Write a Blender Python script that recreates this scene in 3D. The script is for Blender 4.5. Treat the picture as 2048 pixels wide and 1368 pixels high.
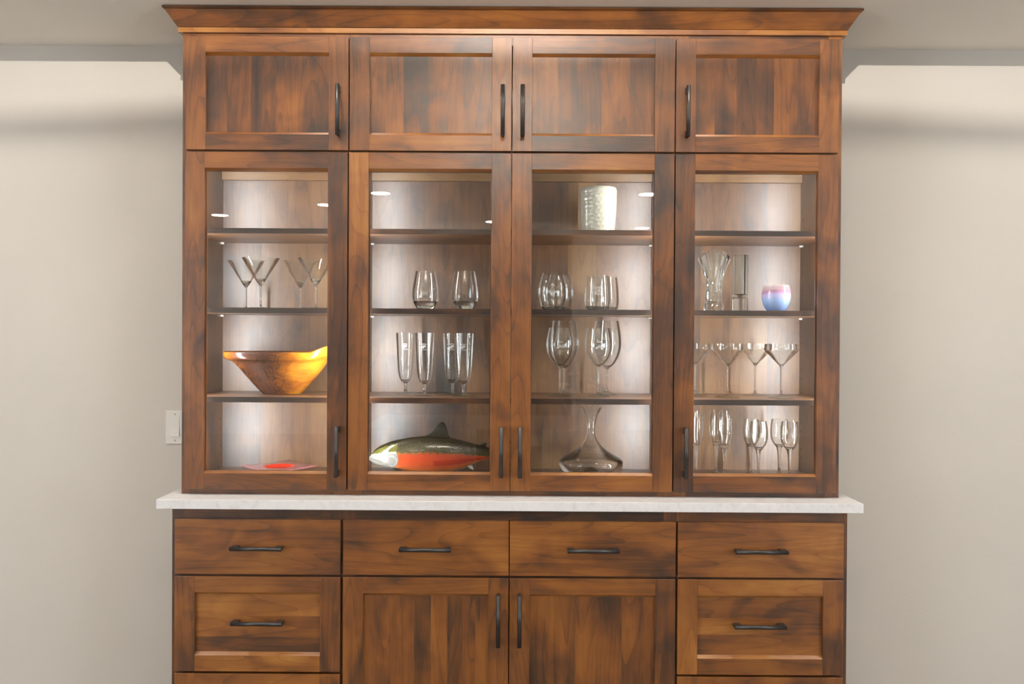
import bpy, bmesh, math, random
from mathutils import Vector, Matrix
random.seed(7)
PI = math.pi
S = bpy.context.scene
for o in list(bpy.data.objects): bpy.data.objects.remove(o)
C = S.collection

# ------------------------------------------------------------------ camera, world, exposure
def cam_matrix(loc, yaw, pitch, roll):
    c, s = math.cos(yaw), math.sin(yaw); cp, sp = math.cos(pitch), math.sin(pitch); cr, sr = math.cos(roll), math.sin(roll)
    fw = Vector((s*cp, c*cp, sp)); rt = Vector((c, -s, 0)); up = rt.cross(fw)
    r2 = cr*rt + sr*up; u2 = -sr*rt + cr*up
    M = Matrix((( r2.x, u2.x, -fw.x, loc[0]), (r2.y, u2.y, -fw.y, loc[1]), (r2.z, u2.z, -fw.z, loc[2]), (0, 0, 0, 1)))
    return M
cd = bpy.data.cameras.new('camera'); cam = bpy.data.objects.new('camera', cd); C.objects.link(cam)
cd.sensor_width = 36; cd.lens = 36*1700/2048; cd.clip_start = 0.05
cam.matrix_world = cam_matrix((.0113, -3.1292, 1.4367), -.0024, -.0069, .0059)
S.camera = cam
S.view_settings.view_transform = 'Standard'; S.view_settings.look = 'None'
S.view_settings.gamma = 1; S.view_settings.use_curve_mapping = False
S.view_settings.exposure = 1.18
S.cycles.max_bounces = 14; S.cycles.transmission_bounces = 14; S.cycles.transparent_max_bounces = 40
S.cycles.caustics_reflective = False; S.cycles.caustics_refractive = False
S.cycles.use_denoising = True
w = bpy.data.worlds.new('world'); S.world = w; w.use_nodes = True
w.node_tree.nodes['Background'].inputs[0].default_value = (.6, .75, 1, 1); w.node_tree.nodes['Background'].inputs[1].default_value = .4

# light levels
CAN_W = 56.0       # emission of each recessed ceiling lamp
WINDOW_W = 5.5     # emission of the room's windows
LED_W = 5.4        # watts of each LED strip in the cabinets
PENDANT_W = 165.0

def lamp_area(name, loc, size, size_y, power, color, direction, parent=None):
    l = bpy.data.lights.new(name, 'AREA'); l.shape = 'RECTANGLE'; l.size = size; l.size_y = size_y; l.energy = power; l.color = color
    o = bpy.data.objects.new(name, l); C.objects.link(o)
    o.rotation_euler = Vector(direction).to_track_quat('-Z', 'Y').to_euler(); o.location = loc
    if parent: o.parent = parent
    return o
# the one bare bulb above the wide dish of the pendant: it washes the top of the wall
pl = bpy.data.lights.new('pendant_bulb_light', 'POINT'); pl.energy = PENDANT_W; pl.shadow_soft_size = .008; pl.color = (1, .93, .85)
po = bpy.data.objects.new('pendant_bulb_light', pl); C.objects.link(po); po.location = (0, -3.3, 2.825)

# ------------------------------------------------------------------ helpers
def link(name, me, mat=None, parent=None, **kw):
    o = bpy.data.objects.new(name, me); C.objects.link(o)
    if mat and not me.materials: me.materials.append(mat)
    if parent: o.parent = parent
    for k, v in kw.items(): o[k] = v
    return o
def thing(name, label, cat, loc=(0, 0, 0), group=None):
    o = bpy.data.objects.new(name, None); C.objects.link(o); o.location = loc; o.empty_display_size = .05
    o['label'] = label; o['category'] = cat
    if group: o['group'] = group
    return o
def tag(o, label, cat, group=None):
    o['label'] = label; o['category'] = cat
    if group: o['group'] = group
    return o
def struct(o): o['kind'] = 'structure'; return o

class MB:
    def __init__(s): s.v = []; s.f = []
    def box(s, x0, x1, y0, y1, z0, z1):
        n = len(s.v)
        s.v += [(x0,y0,z0),(x1,y0,z0),(x1,y1,z0),(x0,y1,z0),(x0,y0,z1),(x1,y0,z1),(x1,y1,z1),(x0,y1,z1)]
        s.f += [tuple(n+i for i in q) for q in ((0,3,2,1),(4,5,6,7),(0,1,5,4),(1,2,6,5),(2,3,7,6),(3,0,4,7))]
        return s
    def prism_x(s, prof, x0, x1):   # closed profile of (y,z) swept along x
        n = len(s.v); k = len(prof)
        s.v += [(x0, y, z) for y, z in prof] + [(x1, y, z) for y, z in prof]
        for i in range(k): j = (i+1) % k; s.f.append((n+i, n+j, n+k+j, n+k+i))
        s.f.append(tuple(n+i for i in range(k))[::-1]); s.f.append(tuple(n+k+i for i in range(k)))
        return s
    def tube(s, p0, p1, r0, r1=None, n=12, cap=True):
        r1 = r0 if r1 is None else r1
        p0 = Vector(p0); p1 = Vector(p1); d = (p1-p0).normalized()
        a = d.orthogonal().normalized(); b = d.cross(a); m = len(s.v)
        for p, r in ((p0, r0), (p1, r1)):
            for i in range(n):
                t = 2*PI*i/n; q = p + a*r*math.cos(t) + b*r*math.sin(t); s.v.append(tuple(q))
        for i in range(n): j = (i+1) % n; s.f.append((m+i, m+j, m+n+j, m+n+i))
        if cap: s.f.append(tuple(m+i for i in range(n))[::-1]); s.f.append(tuple(m+n+i for i in range(n)))
        return s
    def path(s, pts, r, n=8):
        for a, b in zip(pts, pts[1:]): s.tube(a, b, r, n=n)
        return s
    def grid(s, rows, closed=True):   # rows of equally long rings
        m = len(s.v); k = len(rows[0])
        for r in rows: s.v += [tuple(p) for p in r]
        for i in range(len(rows)-1):
            for j in range(k if closed else k-1):
                jj = (j+1) % k
                s.f.append((m+i*k+j, m+i*k+jj, m+(i+1)*k+jj, m+(i+1)*k+j))
        return s
    def mesh(s, name, bevel=0, smooth=False):
        me = bpy.data.meshes.new(name); me.from_pydata(s.v, [], s.f)
        bm = bmesh.new(); bm.from_mesh(me)
        bmesh.ops.recalc_face_normals(bm, faces=bm.faces)
        if bevel: bmesh.ops.bevel(bm, geom=list(bm.edges), offset=bevel, segments=1, affect='EDGES', profile=.5)
        if smooth:
            for f in bm.faces: f.smooth = True
        bm.to_mesh(me); bm.free(); me.update()
        return me
    def build(s, name, mat, parent=None, bevel=0, smooth=False, **kw):
        return link(name, s.mesh(name, bevel, smooth), mat, parent, **kw)

def lathe_mesh(name, prof, n=48, smooth=True, closed=False, caps=True):
    """prof: list of (r,z). r==0 ends make a pole."""
    v = []; f = []; rings = []
    for r, z in prof:
        if r < 1e-6: rings.append([len(v)]); v.append((0, 0, z))
        else:
            rings.append(list(range(len(v), len(v)+n)))
            for i in range(n): t = 2*PI*i/n; v.append((r*math.cos(t), r*math.sin(t), z))
    for a, b in zip(rings, rings[1:]):
        for i in range(n):
            j = (i+1) % n
            if len(a) == 1 and len(b) == 1: continue
            if len(a) == 1: f.append((a[0], b[j], b[i]))
            elif len(b) == 1: f.append((a[i], a[j], b[0]))
            else: f.append((a[i], a[j], b[j], b[i]))
    me = bpy.data.meshes.new(name); me.from_pydata(v, [], f)
    bm = bmesh.new(); bm.from_mesh(me); bmesh.ops.recalc_face_normals(bm, faces=bm.faces)
    if smooth:
        for q in bm.faces: q.smooth = True
        for e in bm.edges:
            if len(e.link_faces) == 2 and e.calc_face_angle(0) > .9: e.smooth = False
    bm.to_mesh(me); bm.free()
    return me
def spline(pts, k=6):
    """Catmull-Rom through (r,z) points"""
    out = []
    P = [pts[0]] + list(pts) + [pts[-1]]
    for i in range(1, len(P)-2):
        for j in range(k):
            t = j/k; a, b, c, d = P[i-1], P[i], P[i+1], P[i+2]
            out.append(tuple(.5*((2*b[q]) + (-a[q]+c[q])*t + (2*a[q]-5*b[q]+4*c[q]-d[q])*t*t + (-a[q]+3*b[q]-3*c[q]+d[q])*t**3) for q in range(len(b))))
    out.append(pts[-1]); return [tuple([max(0, p[0])]+list(p[1:])) for p in out]

# ------------------------------------------------------------------ materials
def newmat(name):
    m = bpy.data.materials.new(name); m.use_nodes = True; nt = m.node_tree
    for n in list(nt.nodes): nt.nodes.remove(n)
    out = nt.nodes.new('ShaderNodeOutputMaterial')
    return m, nt, out
def N(nt, t, **kw):
    n = nt.nodes.new(t)
    for k, v in kw.items():
        if k.startswith('i_'): n.inputs[k[2:].replace('_', ' ')].default_value = v
        else: setattr(n, k, v)
    return n
def math_(nt, op, a, b=None, c=None, clamp=False):
    n = nt.nodes.new('ShaderNodeMath'); n.operation = op; n.use_clamp = clamp
    for i, x in enumerate((a, b, c)):
        if x is None: continue
        if isinstance(x, (int, float)): n.inputs[i].default_value = x
        else: nt.links.new(x, n.inputs[i])
    return n.outputs[0]
def ramp(nt, fac, stops, interp='LINEAR'):
    n = nt.nodes.new('ShaderNodeValToRGB'); n.color_ramp.interpolation = interp
    el = n.color_ramp.elements
    while len(el) < len(stops): el.new(.5)
    for e, (p, c) in zip(el, stops): e.position = p; e.color = (c[0], c[1], c[2], 1)
    nt.links.new(fac, n.inputs[0]); return n.outputs[0]
def simple(name, col, rough=.5, metal=0, spec=.5, **kw):
    m, nt, out = newmat(name)
    p = N(nt, 'ShaderNodeBsdfPrincipled'); p.inputs['Base Color'].default_value = (*col, 1)
    p.inputs['Roughness'].default_value = rough; p.inputs['Metallic'].default_value = metal; p.inputs['Specular IOR Level'].default_value = spec
    for k, v in kw.items(): p.inputs[k].default_value = v
    nt.links.new(p.outputs[0], out.inputs[0]); return m
def emit(name, col, s):
    m, nt, out = newmat(name); e = N(nt, 'ShaderNodeEmission'); e.inputs[0].default_value = (*col, 1); e.inputs[1].default_value = s
    nt.links.new(e.outputs[0], out.inputs[0]); return m

def wood(name, grain, gain=1.0, rough=.42, spec=.40, coat=.85, crough=.33, tone=(.86, .90, .88)):
    """stained knotty alder: grain axis 'x', 'y' or 'z'; each object carries its own tint and seed"""
    m, nt, out = newmat(name); L = nt.links
    tc = N(nt, 'ShaderNodeTexCoord'); sp = N(nt, 'ShaderNodeSeparateXYZ'); L.new(tc.outputs['Object'], sp.inputs[0])
    order = {'z': (0, 1, 2), 'x': (2, 1, 0), 'y': (0, 2, 1)}[grain]
    A, B, G = (sp.outputs[i] for i in order)
    seed = N(nt, 'ShaderNodeAttribute', attribute_type='OBJECT', attribute_name='seed').outputs['Fac']
    tint = N(nt, 'ShaderNodeAttribute', attribute_type='OBJECT', attribute_name='tint').outputs['Fac']
    W = math_(nt, 'MULTIPLY', seed, 37.0)
    def noise(sa, sg, detail=2, rough_=.5, dist=0, vec=None):
        cb = N(nt, 'ShaderNodeCombineXYZ')
        L.new(math_(nt, 'MULTIPLY', A, sa), cb.inputs[0]); L.new(math_(nt, 'MULTIPLY', B, sa), cb.inputs[1])
        L.new(math_(nt, 'MULTIPLY', G, sg), cb.inputs[2])
        n = N(nt, 'ShaderNodeTexNoise', noise_dimensions='4D'); n.inputs['Scale'].default_value = 1
        n.inputs['Detail'].default_value = detail; n.inputs['Roughness'].default_value = rough_; n.inputs['Distortion'].default_value = dist
        L.new(cb.outputs[0], n.inputs['Vector']); L.new(W, n.inputs['W']); return n.outputs['Fac']
    pores = noise(420, 14, 2, .6)
    streak = noise(46, 1.6, 3, .6)
    blotch = noise(6.5, 3.2, 3, .55, .5)
    big = noise(2.6, 1.1, 1, .5, .4)
    rings_src = noise(9, .95, 1, .4, .25)
    rf = math_(nt, 'FRACT', math_(nt, 'MULTIPLY', rings_src, 15.0))
    ring = math_(nt, 'POWER', rf, 7.0)           # thin dark late-wood lines
    knot = N(nt, 'ShaderNodeTexVoronoi', voronoi_dimensions='4D', feature='F1'); 
    cb = N(nt, 'ShaderNodeCombineXYZ'); L.new(math_(nt, 'MULTIPLY', A, 4.2), cb.inputs[0]); L.new(math_(nt, 'MULTIPLY', B, 4.2), cb.inputs[1]); L.new(math_(nt, 'MULTIPLY', G, 2.6), cb.inputs[2])
    knot.inputs['Scale'].default_value = 1; L.new(cb.outputs[0], knot.inputs['Vector']); L.new(W, knot.inputs['W'])
    kd = math_(nt, 'SUBTRACT', 1.0, math_(nt, 'MULTIPLY', knot.outputs['Distance'], 2.6), clamp=True)
    kd = math_(nt, 'POWER', kd, 2.0)
    v = math_(nt, 'ADD', math_(nt, 'MULTIPLY', blotch, .95), math_(nt, 'MULTIPLY', big, .70))
    v = math_(nt, 'ADD', v, math_(nt, 'MULTIPLY', streak, .42))
    v = math_(nt, 'ADD', v, math_(nt, 'MULTIPLY', pores, .30))
    v = math_(nt, 'SUBTRACT', v, math_(nt, 'MULTIPLY', ring, .15))
    v = math_(nt, 'SUBTRACT', v, math_(nt, 'MULTIPLY', kd, .22))
    v = math_(nt, 'ADD', v, tint)
    v = math_(nt, 'SUBTRACT', v, .605)
    # smoky stain clouds that run across the grain
    cloud = N(nt, 'ShaderNodeTexNoise', noise_dimensions='4D'); cloud.inputs['Scale'].default_value = 7.0; cloud.inputs['Detail'].default_value = 2.5; cloud.inputs['Distortion'].default_value = .8
    cb2 = N(nt, 'ShaderNodeCombineXYZ'); L.new(math_(nt, 'MULTIPLY', A, 1.15), cb2.inputs[0]); L.new(B, cb2.inputs[1]); L.new(math_(nt, 'MULTIPLY', G, .75), cb2.inputs[2])
    L.new(cb2.outputs[0], cloud.inputs['Vector']); L.new(math_(nt, 'MULTIPLY', math_(nt, 'FLOOR', math_(nt, 'MULTIPLY', seed, .7)), 3.1), cloud.inputs['W'])
    cf = math_(nt, 'MULTIPLY', math_(nt, 'SUBTRACT', cloud.outputs['Fac'], .50, clamp=True), 2.3, clamp=True)
    v = math_(nt, 'SUBTRACT', v, math_(nt, 'MULTIPLY', cf, .48))
    g = gain
    col0 = ramp(nt, v, [(.12, (.030*g, .0110*g, .0050*g)), (.34, (.090*g, .0285*g, .0070*g)), (.52, (.195*g, .057*g, .0075*g)), (.72, (.295*g, .096*g, .0120*g)), (.95, (.43*g, .170*g, .030*g))])
    tm_ = N(nt, 'ShaderNodeMixRGB', blend_type='MULTIPLY'); tm_.inputs[0].default_value = 1; tm_.inputs[2].default_value = (*tone, 1); L.new(col0, tm_.inputs[1]); col = tm_.outputs[0]
    p = N(nt, 'ShaderNodeBsdfPrincipled'); L.new(col, p.inputs['Base Color'])
    p.inputs['Specular IOR Level'].default_value = spec
    rr = math_(nt, 'ADD', rough, math_(nt, 'MULTIPLY', math_(nt, 'SUBTRACT', streak, .5), .18)); L.new(rr, p.inputs['Roughness'])
    p.inputs['Coat Weight'].default_value = coat; p.inputs['Coat Roughness'].default_value = crough
    b = N(nt, 'ShaderNodeBump'); b.inputs['Strength'].default_value = .12; b.inputs['Distance'].default_value = .0006
    L.new(math_(nt, 'ADD', pores, math_(nt, 'MULTIPLY', ring, -.4)), b.inputs['Height']); L.new(b.outputs[0], p.inputs['Normal'])
    L.new(p.outputs[0], out.inputs[0]); return m
WX = wood('stained_alder_grain_x', 'x'); WZ = wood('stained_alder_grain_z', 'z'); WY = wood('stained_alder_grain_y', 'y')
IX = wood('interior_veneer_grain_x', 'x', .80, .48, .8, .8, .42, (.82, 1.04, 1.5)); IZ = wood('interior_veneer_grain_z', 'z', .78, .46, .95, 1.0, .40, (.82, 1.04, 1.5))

def thin_glass(name, base=.04, edge=.55, dark=.25, tintc=(1, 1, 1), refr=False):
    m, nt, out = newmat(name); L = nt.links
    lw = N(nt, 'ShaderNodeLayerWeight'); lw.inputs[0].default_value = .5
    f3 = math_(nt, 'POWER', lw.outputs['Facing'], 5.0)
    fac = math_(nt, 'ADD', math_(nt, 'MULTIPLY', f3, edge), base, clamp=True)
    t = N(nt, 'ShaderNodeBsdfTransparent'); gl = N(nt, 'ShaderNodeBsdfGlossy'); gl.inputs['Roughness'].default_value = .0
    mx = N(nt, 'ShaderNodeMixRGB'); mx.inputs[1].default_value = (*[c*.994 for c in tintc], 1); mx.inputs[2].default_value = (*[c*(1-dark) for c in tintc], 1)
    L.new(f3, mx.inputs[0]); L.new(mx.outputs[0], t.inputs[0])
    ms = N(nt, 'ShaderNodeMixShader'); L.new(fac, ms.inputs[0]); L.new(t.outputs[0], ms.inputs[1]); L.new(gl.outputs[0], ms.inputs[2])
    if refr:   # towards the silhouette the wall is thick enough to bend light
        g = N(nt, 'ShaderNodeBsdfGlass'); g.inputs['IOR'].default_value = 1.5; g.inputs['Roughness'].default_value = 0; g.inputs['Color'].default_value = (.97, .985, .98, 1)
        mr = N(nt, 'ShaderNodeMapRange'); mr.interpolation_type = 'SMOOTHSTEP'; L.new(lw.outputs['Facing'], mr.inputs[0])
        mr.inputs[1].default_value = .38; mr.inputs[2].default_value = .62
        m2 = N(nt, 'ShaderNodeMixShader'); L.new(mr.outputs[0], m2.inputs[0]); L.new(ms.outputs[0], m2.inputs[1]); L.new(g.outputs[0], m2.inputs[2]); ms = m2
    L.new(ms.outputs[0], out.inputs[0]); return m
PANE = thin_glass('window_pane_glass', .038, .8, .1, (.985, .99, .985))
BOWLG = thin_glass('thin_crystal', .045, .6, .14, (.985, .99, .985), True)
FOOTG = thin_glass('glass_foot', .14, .5, .0, (.97, 1, .975))
def solid_glass(name, col=(.97, .99, .98), rough=0):
    m, nt, out = newmat(name); g = N(nt, 'ShaderNodeBsdfGlass'); g.inputs['Color'].default_value = (*col, 1); g.inputs['IOR'].default_value = 1.5; g.inputs['Roughness'].default_value = rough
    nt.links.new(g.outputs[0], out.inputs[0]); return m
STEMG = solid_glass('solid_crystal')
GREENG = solid_glass('greenish_glass', (.75, .95, .85))
def etched():
    m, nt, out = newmat('etched_frost'); d = N(nt, 'ShaderNodeBsdfDiffuse'); d.inputs[0].default_value = (.85, .85, .82, 1)
    t = N(nt, 'ShaderNodeBsdfTransparent'); ms = N(nt, 'ShaderNodeMixShader'); ms.inputs[0].default_value = .55
    nt.links.new(t.outputs[0], ms.inputs[1]); nt.links.new(d.outputs[0], ms.inputs[2]); nt.links.new(ms.outputs[0], out.inputs[0]); return m
ETCH = etched()
METAL = simple('dark_bronze_metal', (.065, .060, .058), .36, .75, .6)
WHITEPL = simple('white_plastic', (.72, .68, .62), .4)
PIN = simple('clear_white_pin', (.9, .88, .84), .15)
HOLE = simple('dark_hole', (.012, .008, .006), .9)

def paint(name, col, bump=.25):
    m, nt, out = newmat(name); L = nt.links
    tc = N(nt, 'ShaderNodeTexCoord'); n = N(nt, 'ShaderNodeTexNoise'); n.inputs['Scale'].default_value = 130; n.inputs['Detail'].default_value = 2
    L.new(tc.outputs['Object'], n.inputs['Vector'])
    b = N(nt, 'ShaderNodeBump'); b.inputs['Strength'].default_value = bump; b.inputs['Distance'].default_value = .0015; L.new(n.outputs['Fac'], b.inputs['Height'])
    n2 = N(nt, 'ShaderNodeTexNoise'); n2.inputs['Scale'].default_value = 1.3; L.new(tc.outputs['Object'], n2.inputs['Vector'])
    c = ramp(nt, n2.outputs['Fac'], [(.3, tuple(x*.98 for x in col)), (.7, tuple(x*1.02 for x in col))])
    p = N(nt, 'ShaderNodeBsdfPrincipled'); L.new(c, p.inputs['Base Color']); p.inputs['Roughness'].default_value = .75; p.inputs['Specular IOR Level'].default_value = .25
    L.new(b.outputs[0], p.inputs['Normal']); L.new(p.outputs[0], out.inputs[0]); return m
WALLM = paint('greige_wall_paint', (.60, .558, .50)); CEILM = paint('ceiling_paint', (.86, .82, .76), .15)

def stone():
    m, nt, out = newmat('white_quartzite'); L = nt.links
    tc = N(nt, 'ShaderNodeTexCoord'); mp = N(nt, 'ShaderNodeMapping'); mp.inputs['Rotation'].default_value = (0, .5, .6); L.new(tc.outputs['Object'], mp.inputs[0])
    n = N(nt, 'ShaderNodeTexNoise'); n.inputs['Scale'].default_value = 22; n.inputs['Detail'].default_value = 6; n.inputs['Distortion'].default_value = 1.2; L.new(mp.outputs[0], n.inputs['Vector'])
    n2 = N(nt, 'ShaderNodeTexNoise'); n2.inputs['Scale'].default_value = 90; n2.inputs['Detail'].default_value = 4; L.new(mp.outputs[0], n2.inputs['Vector'])
    v = math_(nt, 'ADD', math_(nt, 'MULTIPLY', n.outputs['Fac'], .65), math_(nt, 'MULTIPLY', n2.outputs['Fac'], .35))
    c = ramp(nt, v, [(.3, (.60, .573, .563)), (.46, (.69, .67, .668)), (.7, (.74, .728, .728))])
    p = N(nt, 'ShaderNodeBsdfPrincipled'); L.new(c, p.inputs['Base Color']); p.inputs['Roughness'].default_value = .30; p.inputs['Specular IOR Level'].default_value = .06
    L.new(p.outputs[0], out.inputs[0]); return m
STONE = stone()

_sd = [0.0]
def wseed(o, tint=0.0, seed=None):
    o['seed'] = random.random()*10 if seed is None else seed; o['tint'] = float(tint); return o

# ------------------------------------------------------------------ the room
RX, RY, RZ = 4.7, -9.9, 2.90
SOF = -.49; SZ = 2.4955
struct(MB().box(-RX, RX, RY, 0, -.12, 0).build('floor', paint('pale_floor', (.27, .225, .175), .1)))
struct(MB().box(-RX-.15, RX+.15, 0, .15, 0, 3.0).build('wall_back', WALLM))
struct(MB().box(-RX-.15, -RX, RY, 0, 0, 3.0).build('wall_left', WALLM))
struct(MB().box(RX, RX+.15, RY, 0, 0, 3.0).build('wall_right', WALLM))
struct(MB().box(-RX-.15, -2.6, RY-.15, RY, 0, 3.0).box(.85, RX+.15, RY-.15, RY, 0, 3.0).build('wall_front', WALLM))
# a dim passage opens in the wall behind the camera
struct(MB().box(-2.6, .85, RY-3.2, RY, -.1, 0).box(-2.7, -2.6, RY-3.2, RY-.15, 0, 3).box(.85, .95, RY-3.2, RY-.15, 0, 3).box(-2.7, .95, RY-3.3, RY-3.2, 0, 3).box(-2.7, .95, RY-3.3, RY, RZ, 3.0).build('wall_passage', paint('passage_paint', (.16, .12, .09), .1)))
cm = MB().box(-RX, RX, SOF, 0, SZ, RZ).box(-RX, RX, RY, SOF, RZ, RZ+.1)
struct(cm.build('ceiling', CEILM))
WINE = emit('daylight_in_window', (.80, .90, 1.0), WINDOW_W)
def window(idx, axis, c0, c1, z0, z1, at, label=None):
    fr = MB(); d = .05
    def bx(a0, a1, b0, b1):
        if axis == 'x': fr.box(a0, a1, at, at+d*(1 if at < 0 else -1), b0, b1)
        else: fr.box(min(at, at+d*(-1 if at > 0 else 1)), max(at, at+d*(-1 if at > 0 else 1)), a0, a1, b0, b1)
    t = .06
    bx(c0-t, c0, z0-t, z1+t); bx(c1, c1+t, z0-t, z1+t); bx(c0, c1, z0-t, z0); bx(c0, c1, z1, z1+t); bx((c0+c1)/2-.02, (c0+c1)/2+.02, z0, z1)
    o = struct(fr.build('window_%d' % idx, WHITEPL))
    p = MB()
    if axis == 'x': p.box(c0, c1, at+.002, at+.012, z0, z1)
    else:
        s = -1 if at > 0 else 1; p.box(min(at+s*.002, at+s*.012), max(at+s*.002, at+s*.012), c0, c1, z0, z1)
    p.build('pane', WINE, o)
window(1, 'y', -6.2, -3.4, .6, 2.1, -RX)
window(2, 'y', -6.2, -3.4, .6, 2.1, RX)

# ceiling cans (seen only as reflections in the glass doors)
CANE = emit('lamp_diffuser', (1, .955, .875), CAN_W)
def can_meshes():
    ring = lathe_mesh('trim_ring', [(.098, 0), (.12, 0), (.12, -.008), (.098, -.004), (.098, 0)], 32)
    disc = lathe_mesh('diffuser', [(0, -.006), (.098, -.006), (.098, -.001), (0, -.001)], 32)
    return ring, disc
ringm, discm = can_meshes(); ringm.materials.append(WHITEPL); discm.materials.append(CANE)
discn = discm.copy(); discn.materials.clear(); discn.materials.append(emit('near_lamp_diffuser', (1, .955, .875), CAN_W*1.35))
disck = discm.copy(); disck.materials.clear(); disck.materials.append(emit('dimmed_lamp_diffuser', (1, .955, .875), CAN_W*.85))
for i, (x, y) in enumerate([(-3.6, -7.99), (-2.10, -7.12), (-1.37, -6.32), (-.26, -8.45), (1.38, -6.30), (1.72, -9.0), (-2.1, -1.05), (2.1, -1.05), (-.7, -.72), (.7, -.72), (-3.6, -4.4), (3.6, -4.4)]):
    names = ['round recessed ceiling lamp, far left corner of the room', 'round recessed ceiling lamp behind left glass door reflection', 'round recessed ceiling lamp left of the table, second row',
             'round recessed ceiling lamp in the middle of the rear row', 'round recessed ceiling lamp right of the table, second row', 'round recessed ceiling lamp at the back right of the room',
             'round recessed ceiling lamp in front of the cabinet, left', 'round recessed ceiling lamp in front of the cabinet, right',
             'round recessed ceiling lamp in front of the cabinet, left of centre', 'round recessed ceiling lamp in front of the cabinet, right of centre', 'round recessed ceiling lamp beside the left side window', 'round recessed ceiling lamp beside the right side window']
    t = thing('ceiling_light', names[i], 'ceiling light', (x, y, RZ), 'recessed ceiling lamps')
    link('trim_ring', ringm, None, t); link('diffuser', disck if y > -.9 else discn if y > -1.5 else discm, None, t)
# the flush pendant: wide shallow opaque dish under a bare bulb
t = thing('pendant_lamp', 'wide shallow dish lamp hanging just below the raised ceiling', 'lamp', (0, -3.3, RZ))
dish = lathe_mesh('dish', spline([(0, -.21), (.2, -.195), (.36, -.165), (.43, -.145)], 5) + spline([(.43, -.142), (.36, -.155), (.2, -.19), (0, -.205)], 5), 64)
link('dish', dish, simple('dish_white', (.8, .78, .74), .5), t)
for a in range(3): MB().tube((.41*math.cos(a*2.1+.5), .41*math.sin(a*2.1+.5), -.155), (.3*math.cos(a*2.1+.5), .3*math.sin(a*2.1+.5), 0), .004).build('hanger_rod', METAL, t)

# ------------------------------------------------------------------ handles
def handle_mesh(vertical, L=.163):
    b = MB(); h = L/2
    # bar at local y=-.030, posts back to y=0
    if vertical:
        b.tube((0, -.030, -h), (0, -.030, h), .0066, n=14)
        for s in (-1, 1):
            z0, z1 = sorted((s*(h-.001), s*(h-.021)))
            b.box(-.0045, .0045, -.030, 0.0005, z0, z1)
    else:
        b.tube((-h, -.030, 0), (h, -.030, 0), .0066, n=14)
        for s in (-1, 1):
            x0, x1 = sorted((s*(h-.001), s*(h-.021)))
            b.box(x0, x1, -.030, 0.0005, -.0045, .0045)
    me = b.mesh('handle'); me.materials.append(METAL)
    for p in me.polygons: p.use_smooth = len(p.vertices) == 4 and p.index < 14
    return me
HV, HH = handle_mesh(True), handle_mesh(False)

BEV = .0007; TH = .020
def front(parent, kind, x0, x1, z0, z1, yf, panel, hpos=None, tint=0, rail=.0510, stile=.0640):
    """one door or drawer front: core + stiles + rails + boards or glass + handle as its sub-parts"""
    yb = yf + TH
    a0, a1, b0, b1 = x0+stile, x1-stile, z0+rail, z1-rail
    if panel == 'slab':
        core = wseed(MB().box(x0, x1, yf, yb, z0, z1).build(kind, WX, parent, BEV), tint)
    elif panel == 'glass':
        m = MB(); y0, y1 = yf+.0135, yf+.0195
        m.box(a0-.002, a0+.003, y0, y1, b0, b1).box(a1-.003, a1+.002, y0, y1, b0, b1).box(a0+.003, a1-.003, y0, y1, b0+.002, b0+.0085).box(a0+.003, a1-.003, y0, y1, b1-.0085, b1-.002)
        core = wseed(m.build(kind, WZ, parent), tint)
        MB().box(a0-.001, a1+.001, yf+.0095, yf+.0130, b0+.001, b1-.001).build('glass_pane', PANE, core)
    else:
        core = wseed(MB().box(a0-.001, a1+.001, yf+.0165, yb-.001, b0-.001, b1+.001).build(kind, WZ, parent), tint)
    if panel != 'slab':
        for (p0, p1) in ((x0, a0), (a1, x1)):
            wseed(MB().box(p0, p1, yf, yb, z0, z1).build('stile', WZ, core, BEV), tint + random.uniform(-.07, .05))
        bw = .0085
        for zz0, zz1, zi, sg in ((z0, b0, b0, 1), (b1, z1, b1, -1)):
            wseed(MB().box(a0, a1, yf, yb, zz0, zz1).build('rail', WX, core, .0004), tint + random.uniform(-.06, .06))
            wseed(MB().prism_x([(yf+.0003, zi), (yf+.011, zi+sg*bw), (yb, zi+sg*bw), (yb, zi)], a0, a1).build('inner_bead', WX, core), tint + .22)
    if panel in ('v', 'h'):
        lo, hi = (a0, a1) if panel == 'v' else (b0+.008, b1-.008)
        p = lo
        while p < hi-1e-6:
            q = p + random.uniform(.045, .095)
            if hi - q < .035: q = hi
            d = random.uniform(0, .00035); tt = tint + random.uniform(-.07, .05)
            if panel == 'v': wseed(MB().box(p, q, yf+.011+d, yf+.0165, b0+.006, b1-.006).build('board', WZ, core), tt)
            else: wseed(MB().box(a0, a1, yf+.011+d, yf+.0165, p, q).build('board', WX, core), tt)
            p = q
    if hpos:
        hx, hz, vert = hpos
        hy = yf if abs(hx-(x0+x1)/2) > .1 or panel == 'slab' else yf+.011
        h = link('handle', HV if vert else HH, None, core); h.location = (hx, hy, hz)
        h['label'] = 'dark bronze bar pull'
    return core

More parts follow.
